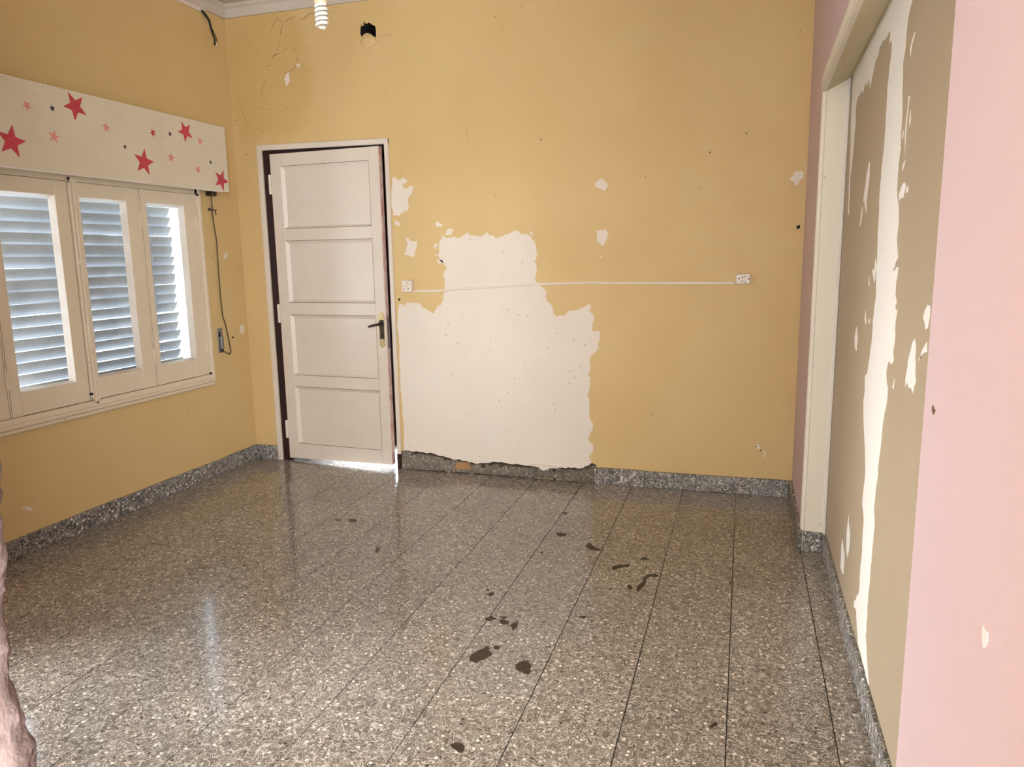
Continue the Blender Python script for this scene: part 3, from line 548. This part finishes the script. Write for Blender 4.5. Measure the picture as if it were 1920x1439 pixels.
# leaf, hinged on the left, standing a little ajar
LW, LZ0, LZ1, TH = .808, .017, 2.047, .044
leaf = bpy.data.objects.new('door_leaf', None); COL.objects.link(leaf); leaf.parent = door
leaf.location = (0.004, 0.002, 0); leaf.rotation_euler = (0, 0, -math.radians(3.6))
def lpart(name, bm, m, lab=None):
    for v in bm.verts:                       # the lower edge has been planed out of square
        if v.co.z < .06: v.co.z += .017 * max(0, v.co.x) / LW
    o = obj(name, bm, m, leaf)
    if lab: label(o, lab)
    return o
SW = .082
lpart('stile', bx(0, SW, 0, TH, LZ0, LZ1, bev=.002), M['door'])
lpart('stile', bx(LW - SW + .012, LW, 0, TH, LZ0, LZ1, bev=.002), M['door'])
rails = [(LZ0, .128), (.522, .604), (1.008, 1.092), (1.492, 1.572), (1.966, LZ1)]
for a, b in rails: lpart('rail', bx(SW + .001, LW - SW + .011, .0008, TH - .001, a, b, bev=.002), M['door'])
for (a, b), (c, d) in zip(rails, rails[1:]):
    bm = bmesh.new(); x0, x1, z0, z1 = SW, LW - SW + .012, b, c; e = .020
    box(bm, x0, x1, .016, .030, z0 - .004, z1 + .004)
    # sloped moulding around the panel
    o_ = [(x0, .002, z0), (x1, .002, z0), (x1, .002, z1), (x0, .002, z1)]; i_ = [(x0 + e, .0158, z0 + e*.7), (x1 - e*.7, .0158, z0 + e*.7), (x1 - e*.7, .0158, z1 - e), (x0 + e, .0158, z1 - e)]
    vo = [bm.verts.new(p) for p in o_]; vi = [bm.verts.new(p) for p in i_]
    for k in range(4): bm.faces.new((vo[k], vo[(k+1) % 4], vi[(k+1) % 4], vi[k]))
    lpart('panel', bm, M['door'])
    bm = bmesh.new(); box(bm, x0, x1, .0004, .010, z1 - .0005, z1 + .0022); box(bm, x0, x1, .0004, .010, z0 - .0022, z0 + .0005)
    lpart('panel_joint', bm, M['darkline'], 'dirty joint above and below a panel')
lpart('leaf_edge', bx(LW - .0005, LW + .0018, .004, TH - .002, LZ0, LZ1), M['edge'], 'chipped pink paint on the leaf edge')
lpart('lock_plate', bx(LW, LW + .003, .012, .034, .80, 1.0), M['grey_metal'], 'worn metal lock plate in the leaf edge')
hz = LZ0
for z in (1.856, 1.016, .222):
    bm = bmesh.new(); lathe(bm, [(.0075, z - .062), (.009, z - .06), (.009, z - .002), (.006, z - .001), (.006, z + .001), (.009, z + .002), (.009, z + .06), (.0075, z + .062)], (-.006, -.004, 0), 'Z', 10)
    lpart('hinge', bm, M['trim'], 'painted over butt hinge')
# handle
hx = LW - .030
bm = bmesh.new()
pl = [(hx - .020, .822), (hx, .806), (hx + .020, .818), (hx + .022, 1.005), (hx + .012, 1.026), (hx, 1.034), (hx - .012, 1.026), (hx - .022, 1.005)]
lpart('handle_plate', prism(pl, lambda u, v, d: (u, -d, v), .004), M['brass'], 'long worn brass escutcheon')
bm = bmesh.new(); box(bm, hx - .014, hx + .018, -.007, 0, .862, .985, bev=.003); lpart('handle_cover', bm, M['iron'], 'dark tarnished inner plate')
bm = bmesh.new(); lathe(bm, [(.017, -.012), (.017, -.004)], (hx - .004, 0, .958), 'Y', 12); tube(bm, [(hx - .002, -.006, .958), (hx - .002, -.045, .958), (hx - .008, -.056, .957), (hx - .035, -.060, .951), (hx - .062, -.058, .945)], [.008, .008, .0085, .0078, .0065], 8)
lpart('handle_lever', bm, M['iron'], 'dark metal lever handle')
bm = bmesh.new(); lathe(bm, [(.007, -.008), (.007, -.003)], (hx + .002, 0, .885), 'Y', 10); lpart('keyhole', bm, M['blackhole'])

# ================================================================== window
win = bpy.data.objects.new('window_1', None); COL.objects.link(win); win.location = (0, -1.33, .6); win['kind'] = 'structure'
WO = Vector((0, -1.33, .6))
def wpart(name, bm, m, lab=None, parent=None):
    for v in bm.verts: v.co -= WO
    o = obj(name, bm, m, parent or win)
    if lab: label(o, lab)
    return o
WF = .012   # proud of the wall
wpart('window_frame', (lambda bm: (box(bm, -.06, WF, -.428, -.408, .640, 1.81), box(bm, -.06, WF + .010, -.410, -.388, .612, 1.81, bev=.003), box(bm, -.06, WF, -2.25, -.408, 1.774, 1.83), box(bm, -.06, WF + .004, -2.27, -.408, .630, .662, bev=.003), box(bm, -.06, WF, -2.27, -2.24, .62, 1.81))[0])(bmesh.new()), M['window'])
wpart('window_sill', (lambda bm: (box(bm, -.02, .034, -2.32, -.402, .614, .634, bev=.006), box(bm, -.02, .026, -2.32, -.402, .592, .616, bev=.007))[0])(bmesh.new()), M['window'], 'moulded cream sill')
wpart('window_reveal', (lambda bm: (box(bm, -.31, -.06, -.425, -.400, .60, 1.82), box(bm, -.31, -.06, -2.27, -2.25, .60, 1.82), box(bm, -.31, -.06, -2.27, -.40, .60, .640), box(bm, -.31, -.06, -2.27, -.40, 1.79, 1.82))[0])(bmesh.new()), M['white_wall'], 'white painted outer reveal')
gz0, gz1, sz0, sz1 = .776, 1.700, .664, 1.773
sashes = [(-1.782 - .455, -1.784, .07, .07, -.004), (-1.782, -1.338, .062, .075, 0.0), (-1.332, -.880, .062, .090, 0.0), (-.875, -.430, .050, .098, 0.0)]
for y0, y1, lw_, rw_, dx in sashes:
    X0_, X1_ = -.040 + dx, .008 + dx
    bm = bmesh.new(); a, b = y0 + lw_, y1 - rw_
    box(bm, X0_, X1_, y0, a, sz0, sz1, bev=.002); box(bm, X0_, X1_, b, y1, sz0, sz1, bev=.002)
    box(bm, X0_, X1_ - .0008, a - .001, b + .001, sz0, gz0, bev=.002); box(bm, X0_, X1_ - .0008, a - .001, b + .001, gz1, sz1, bev=.002)
    s = wpart('sash', bm, M['window'])
    def spart(name, bm, m, lab=None):
        o = wpart(name, bm, m, lab, s); return o
    spart('pane', bx(-.026 + dx, -.022 + dx, a - .005, b + .005, gz0 - .005, gz1 + .005), M['glass'])
    bm = bmesh.new(); e = .014
    o_ = [(X1_ - .002, a, gz0), (X1_ - .002, b, gz0), (X1_ - .002, b, gz1), (X1_ - .002, a, gz1)]; i_ = [(-.0215 + dx, a + e, gz0 + e*.7), (-.0215 + dx, b - e, gz0 + e*.7), (-.0215 + dx, b - e, gz1 - e), (-.0215 + dx, a + e, gz1 - e)]
    vo = [bm.verts.new(p) for p in o_]; vi = [bm.verts.new(p) for p in i_]
    for k in range(4): bm.faces.new((vo[k], vo[(k+1) % 4], vi[(k+1) % 4], vi[k]))
    spart('glazing_bead', bm, M['bead'], 'white glazing bead')
    if y0 > -1.8:
        bm = bmesh.new()
        for (ya, yb) in ((a + .0, a + .0),): pass
        box(bm, X1_ - .0005, X1_ + .0006, y0 + .004, y0 + .006, sz0, sz1); box(bm, X1_ - .003, X1_ + .0006, a, b, sz0 - .0035, sz0 - .0005)
        box(bm, X1_ - .003, X1_ + .0006, y0, y1, sz1, sz1 + .004)
        spart('sash_joint', bm, M['darkline'], 'dark dirty joint around the sash')
    for z, on in ((.84, True), (1.60, True)):
        yh = y1 if y1 > -.6 else (y1 if y1 > -1 else y0)
        bm = bmesh.new(); lathe(bm, [(.005, z - .042), (.0075, z - .04), (.0075, z - .001), (.005, z), (.0075, z + .001), (.0075, z + .04), (.005, z + .042)], (X1_ + .004, yh - .006 if y1 > -.6 else yh, 0), 'Z', 8)
        spart('hinge', bm, M['window'])
# espagnolette bar with bolts on the middle stile
yb_ = -1.318
wpart('cover_strip', bx(.006, .022, yb_ - .018, yb_ + .020, sz0 + .012, sz1 - .006, bev=.003), M['window'])
bm = bmesh.new(); tube(bm, [(.028, yb_, sz0 - .010), (.028, yb_, sz1 + .02)], .006, 8); box(bm, .020, .036, yb_ - .010, yb_ + .016, .93, 1.06, bev=.003)
for z in (sz0 + .012, sz1 + .006, 1.38): box(bm, .018, .038, yb_ - .013, yb_ + .013, z - .014, z + .014, bev=.003)
wpart('bolt_rod', bm, M['window'], 'painted over espagnolette bolt')
bm = bmesh.new()
for y, z in ((yb_ - .012, sz1 + .012), (yb_ + .018, sz1 + .012), (yb_ + .012, sz0 - .012), (-.412, 1.772), (yb_ + .021, .99), (yb_ + .021, .965), (-.425, .668), (yb_ - .02, .70)):
    box(bm, .010, .024, y - .006, y + .006, z - .006, z + .006, bev=.002)
wpart('grime_spot', bm, M['blackhole'], 'dark grime in the corners of the bolts')

# blind behind the panes
blind = thing('venetian_blind', 'white metal slatted blind hanging outside behind the window panes', 'blind', (-.145, -1.35, .70))
BO = Vector((-.145, -1.35, .70))
def slat_bm(tilt):
    bm = bmesh.new(); w, n = .064, 4; ring = []
    for i in range(n + 1):
        t = i / n - .5; d = .006 * (1 - 4 * t * t)
        # inner edge low, outer edge high
        x = -t * w * math.cos(tilt) + d * math.sin(tilt); z = t * w * math.sin(tilt) * -1 + d * math.cos(tilt)
        ring.append((-(-x), z))
    L0, L1 = -1.63 + 1.35, -.488 + 1.35
    va = [bm.verts.new((x, L0, z)) for x, z in ring]; vb = [bm.verts.new((x, L1, z)) for x, z in ring]
    vc = [bm.verts.new((x - .0008, L0, z + .0008)) for x, z in ring]; vd = [bm.verts.new((x - .0008, L1, z + .0008)) for x, z in ring]
    for i in range(n):
        bm.faces.new((va[i], va[i+1], vb[i+1], vb[i])); bm.faces.new((vc[i], vd[i], vd[i+1], vc[i+1]))
    bm.faces.new((va[0], vb[0], vd[0], vc[0])); bm.faces.new((va[n], vc[n], vd[n], vb[n]))
    return bm
r3 = random.Random(21)
for k in range(19):
    z = .690 + .0572 * k
    closed = (k in (9, 10, 13, 14)) or k < 2
    tilt = math.radians((r3.uniform(68, 74) if closed else r3.uniform(59, 66)))
    o = obj('slat', slat_bm(tilt), M['slat'], blind); o.location = (r3.uniform(-.003, .003), r3.uniform(-.012, .004), z - .70); o.rotation_euler = (math.radians(r3.uniform(-.35, .35)), 0, 0)
for y in (-.70, -1.19):
    bm = bmesh.new(); n = 26
    tube(bm, [(.040 + .004 * math.sin(i * 2.3 + y), y + 1.35 + .006 * math.sin(i * 1.9), -.01 + i * 1.06 / n) for i in range(n + 1)], .0022, 5)
    tube(bm, [(.044 + .004 * math.sin(i * 1.3 + y), y + 1.362 + .010 * math.sin(i * .9 + 1), -.01 + i * 1.06 / n) for i in range(n + 1)], .0018, 5)
    obj('cord', bm, M['slat'], blind)
obj('bottom_rail', bx(-.02, .02, -1.63 + 1.35, -.488 + 1.35, -.055, -.035, bev=.003), M['slat'], blind)
obj('head_rail', bx(-.02, .03, -1.63 + 1.35, -.43 + 1.35, 1.075, 1.098, bev=.003), M['slat'], blind)

# ================================================================== things
# pelmet board with stars
PZ0, PZ1 = 1.795, 2.188
pel = thing('pelmet', 'cream pelmet box with pink, salmon and black stars above the window', 'pelmet', (0, -1.3, PZ0))
PO = Vector((0, -1.3, PZ0))
def ppart(name, bm, m, lab=None):
    for v in bm.verts: v.co -= PO
    o = obj(name, bm, m, pel)
    if lab: label(o, lab)
    return o
bm = bx(.100, .118, -2.42, -.236, PZ0, PZ1, bev=.0015)
ppart('front_board', bm, M['pelmet'])
ppart('top_board', bx(.002, .100, -2.42, -.245, PZ1 - .018, PZ1 - .002), M['pelmet'])
ppart('end_board', bx(.002, .100, -.262, -.244, PZ0 + .03, PZ1 - .019), M['pelmet'])
ppart('bottom_edge_light', bx(.104, .1195, -2.42, -.30, PZ0 - .004, PZ0 + .0035, bev=.0015), M['bead'], 'white lower edge strip painting in the window light')  # white strip puts the window light into the edge colour
for y, z, r, a, c in DATA['stars']:
    pts = []
    for k in range(10):
        rr = r if k % 2 == 0 else r * .42
        pts.append((y + rr * math.cos(a + k * PI / 5), z + rr * math.sin(a + k * PI / 5)))
    bm = prism(pts, lambda u, v, d: (.118 + d, u, v), .0008)
    ppart('star', bm, M[c], {'red': 'crimson star', 'salmon': 'salmon star', 'black': 'black star'}[c])

# hanging compact fluorescent bulb
LX, LY, LB = 1.757, -1.8, 2.180
lamp = thing('light_bulb', 'spiral fluorescent bulb in a cream socket hanging from the ceiling', 'light bulb', (LX, LY, LB))
bm = bmesh.new(); pts = []; turns, nst = 5.0, 110
for i in range(nst + 1):
    t = i / nst; a = t * turns * 2 * PI; r = .0185 * min(1, .30 + 6 * t, 10)
    pts.append((r * math.cos(a), r * math.sin(a), .006 + t * .078))
tube(bm, pts, .0062, 8)
obj('spiral_tube', bm, M['cfl'], lamp, smooth=True)
bm = bmesh.new(); lathe(bm, [(.012, .082), (.0235, .086), (.0245, .096), (.0245, .100), (.024, .102)], n=20); obj('bulb_base', bm, M['socket'], lamp, smooth=False)
bm = bmesh.new(); lathe(bm, [(.0225, .102), (.024, .106), (.024, .15), (.018, .165), (.006, .172)], n=20); obj('socket', bm, M['socket'], lamp)
bm = bmesh.new(); tube(bm, [(0, 0, .17), (.002, .001, .4), (0, 0, HT - LB - .02)], .0035, 6); obj('cord', bm, M['cable'], lamp)
bm = bmesh.new(); lathe(bm, [(.045, HT - LB - .022), (.05, HT - LB - .012), (.05, HT - LB)], n=20); obj('ceiling_rose', bm, M['socket'], lamp)

# outlets and surface conduit on the back wall
def holes(parent, pts, r=.0042):
    for x, z, f in pts:
        bm = bmesh.new(); lathe(bm, [(r, -.0355), (r, -.031)], (x, 0, z), 'Y', 8)
        obj('socket_hole', bm, M['blackhole'] if f else M['grey_metal'], parent)
o1 = thing('wall_outlet', 'square white socket outlet on the yellow wall just right of the door', 'outlet', (1.214, 0, 1.158), )
obj('outlet_box', bx(-.033, .036, -.030, 0, 0, .074, bev=.003), M['plastic'], o1); obj('face_plate', bx(-.030, .033, -.034, -.029, .003, .071, bev=.002), M['plastic'], o1)
holes(o1, [(.012, .056, 1), (-.016, .020, 1), (.013, .022, 1), (-.002, .038, 0)], .0034)
o2 = thing('wall_outlet', 'wide white socket outlet with dark worn holes at the conduit right end', 'outlet', (3.225, 0, 1.199))
obj('outlet_box', bx(-.037, .039, -.030, 0, 0, .054, bev=.003), M['plastic'], o2); obj('face_plate', bx(-.035, .036, -.034, -.029, .002, .052, bev=.002), M['plastic'], o2)
holes(o2, [(-.021, .030, 1), (-.003, .037, 1), (-.003, .016, 1), (.011, .041, 0), (.030, .028, 1), (.012, .012, 0)], .0040)
bm = bmesh.new(); cp = DATA['cond']; ring = []
for (x, z) in cp: ring.append([bm.verts.new(p) for p in ((x, 0, z - .0065), (x, -.009, z - .0065), (x, -.012, z - .003), (x, -.012, z + .003), (x, -.009, z + .0065), (x, 0, z + .0065))])
for a, b in zip(ring, ring[1:]):
    for k in range(6): bm.faces.new((a[k], a[(k+1) % 6], b[(k+1) % 6], b[k]))
bm.faces.new(ring[0]); bm.faces.new(ring[-1])
tag(obj('cable_conduit', bm, M['plastic']), 'thin white surface conduit running between two outlets across the back wall', 'conduit')

# conduit under the left cornice, with a torn wire end
tag(obj('cable_conduit', bx(0, .016, -2.3, -.195, 2.872, 2.8935, bev=.002), M['plastic']), 'short white conduit under the cornice of the left wall', 'conduit')
wr = DATA['wire']
wire = thing('loose_wire', 'black loose wire hanging from the conduit end in the upper left corner', 'wire', (.02, wr[0][0], wr[0][1]))
wo = Vector((.02, wr[0][0], wr[0][1]))
bm = bmesh.new(); tube(bm, [Vector((.008, wr[0][0] - .01, wr[0][1] + .008)) - wo] + [Vector((.02, y, z)) - wo for y, z in wr], [.008, .0085, .008, .006, .0055, .005], 7); obj('wire_sheath', bm, M['black_cable'], wire)
bm = bmesh.new(); tube(bm, [Vector((.022, wr[1][0] + .01, wr[1][1] - .03)) - wo, Vector((.03, wr[2][0] + .02, wr[2][1] - .02)) - wo, Vector((.026, wr[3][0] + .012, wr[3][1] - .012)) - wo, Vector((.022, wr[4][0] + .008, wr[4][1])) - wo], .0028, 6); obj('wire_core', bm, M['black_cable'], wire)
bm = bmesh.new(); tube(bm, [Vector((.026, wr[4][0] + .012, wr[4][1] + .016)) - wo, Vector((.024, wr[4][0] + .016, wr[4][1] - .004)) - wo], .0042, 6); label(obj('wire_tip', bm, M['plastic'], wire), 'pale insulated wire tip')

# pull cord of the blind with its wall cleat, right of the window
sp = DATA['strap']
bm = bmesh.new(); fine = []
for (a, b) in zip(sp, sp[1:]):
    for i in range(3): fine.append((.010, a[0] + (b[0] - a[0]) * i / 3, a[1] + (b[1] - a[1]) * i / 3))
fine.append((.012, sp[-1][0], sp[-1][1]))
tube(bm, fine, .0042, 6)
tag(obj('pull_cord', bm, M['cable']), 'brown cord hanging down the wall right of the window', 'cord')
cl = thing('cord_cleat', 'grey metal cord holder screwed to the wall below the window corner', 'cord holder', (0, -.293, .783))
obj('back_plate', bx(0, .006, -.024, .024, 0, .158, bev=.002), M['grey_metal'], cl)
obj('holder_body', bx(.006, .020, -.012, .016, .022, .108, bev=.004), M['grey_metal'], cl)
obj('slot', bx(.005, .0075, -.016, .0, .104, .136), M['blackhole'], cl); obj('lower_stop', bx(.005, .016, -.010, .012, .004, .020, bev=.002), M['iron'], cl)
hk = thing('cord_guide', 'small dark wire hook holding the cord under the pelmet end', 'hook', (0, -.27, 1.686))
bm = bmesh.new(); tube(bm, [(0, -.028, .004), (.014, -.026, .006), (.022, -.002, .002), (.014, .024, .0), (.002, .030, -.002)], .0035, 6); tube(bm, [(.012, .018, -.004), (.010, .026, -.026)], .003, 6); obj('hook_wire', bm, M['iron'], hk)
obj('hook_screw', bx(0, .010, -.036, -.022, -.004, .014, bev=.002), M['iron'], hk)
br = obj('pulley_bracket', bx(.0, .05, -.318, -.270, 1.772, 1.80, bev=.004), M['iron']); tag(br, 'dark pulley bracket tucked under the right end of the pelmet', 'bracket')
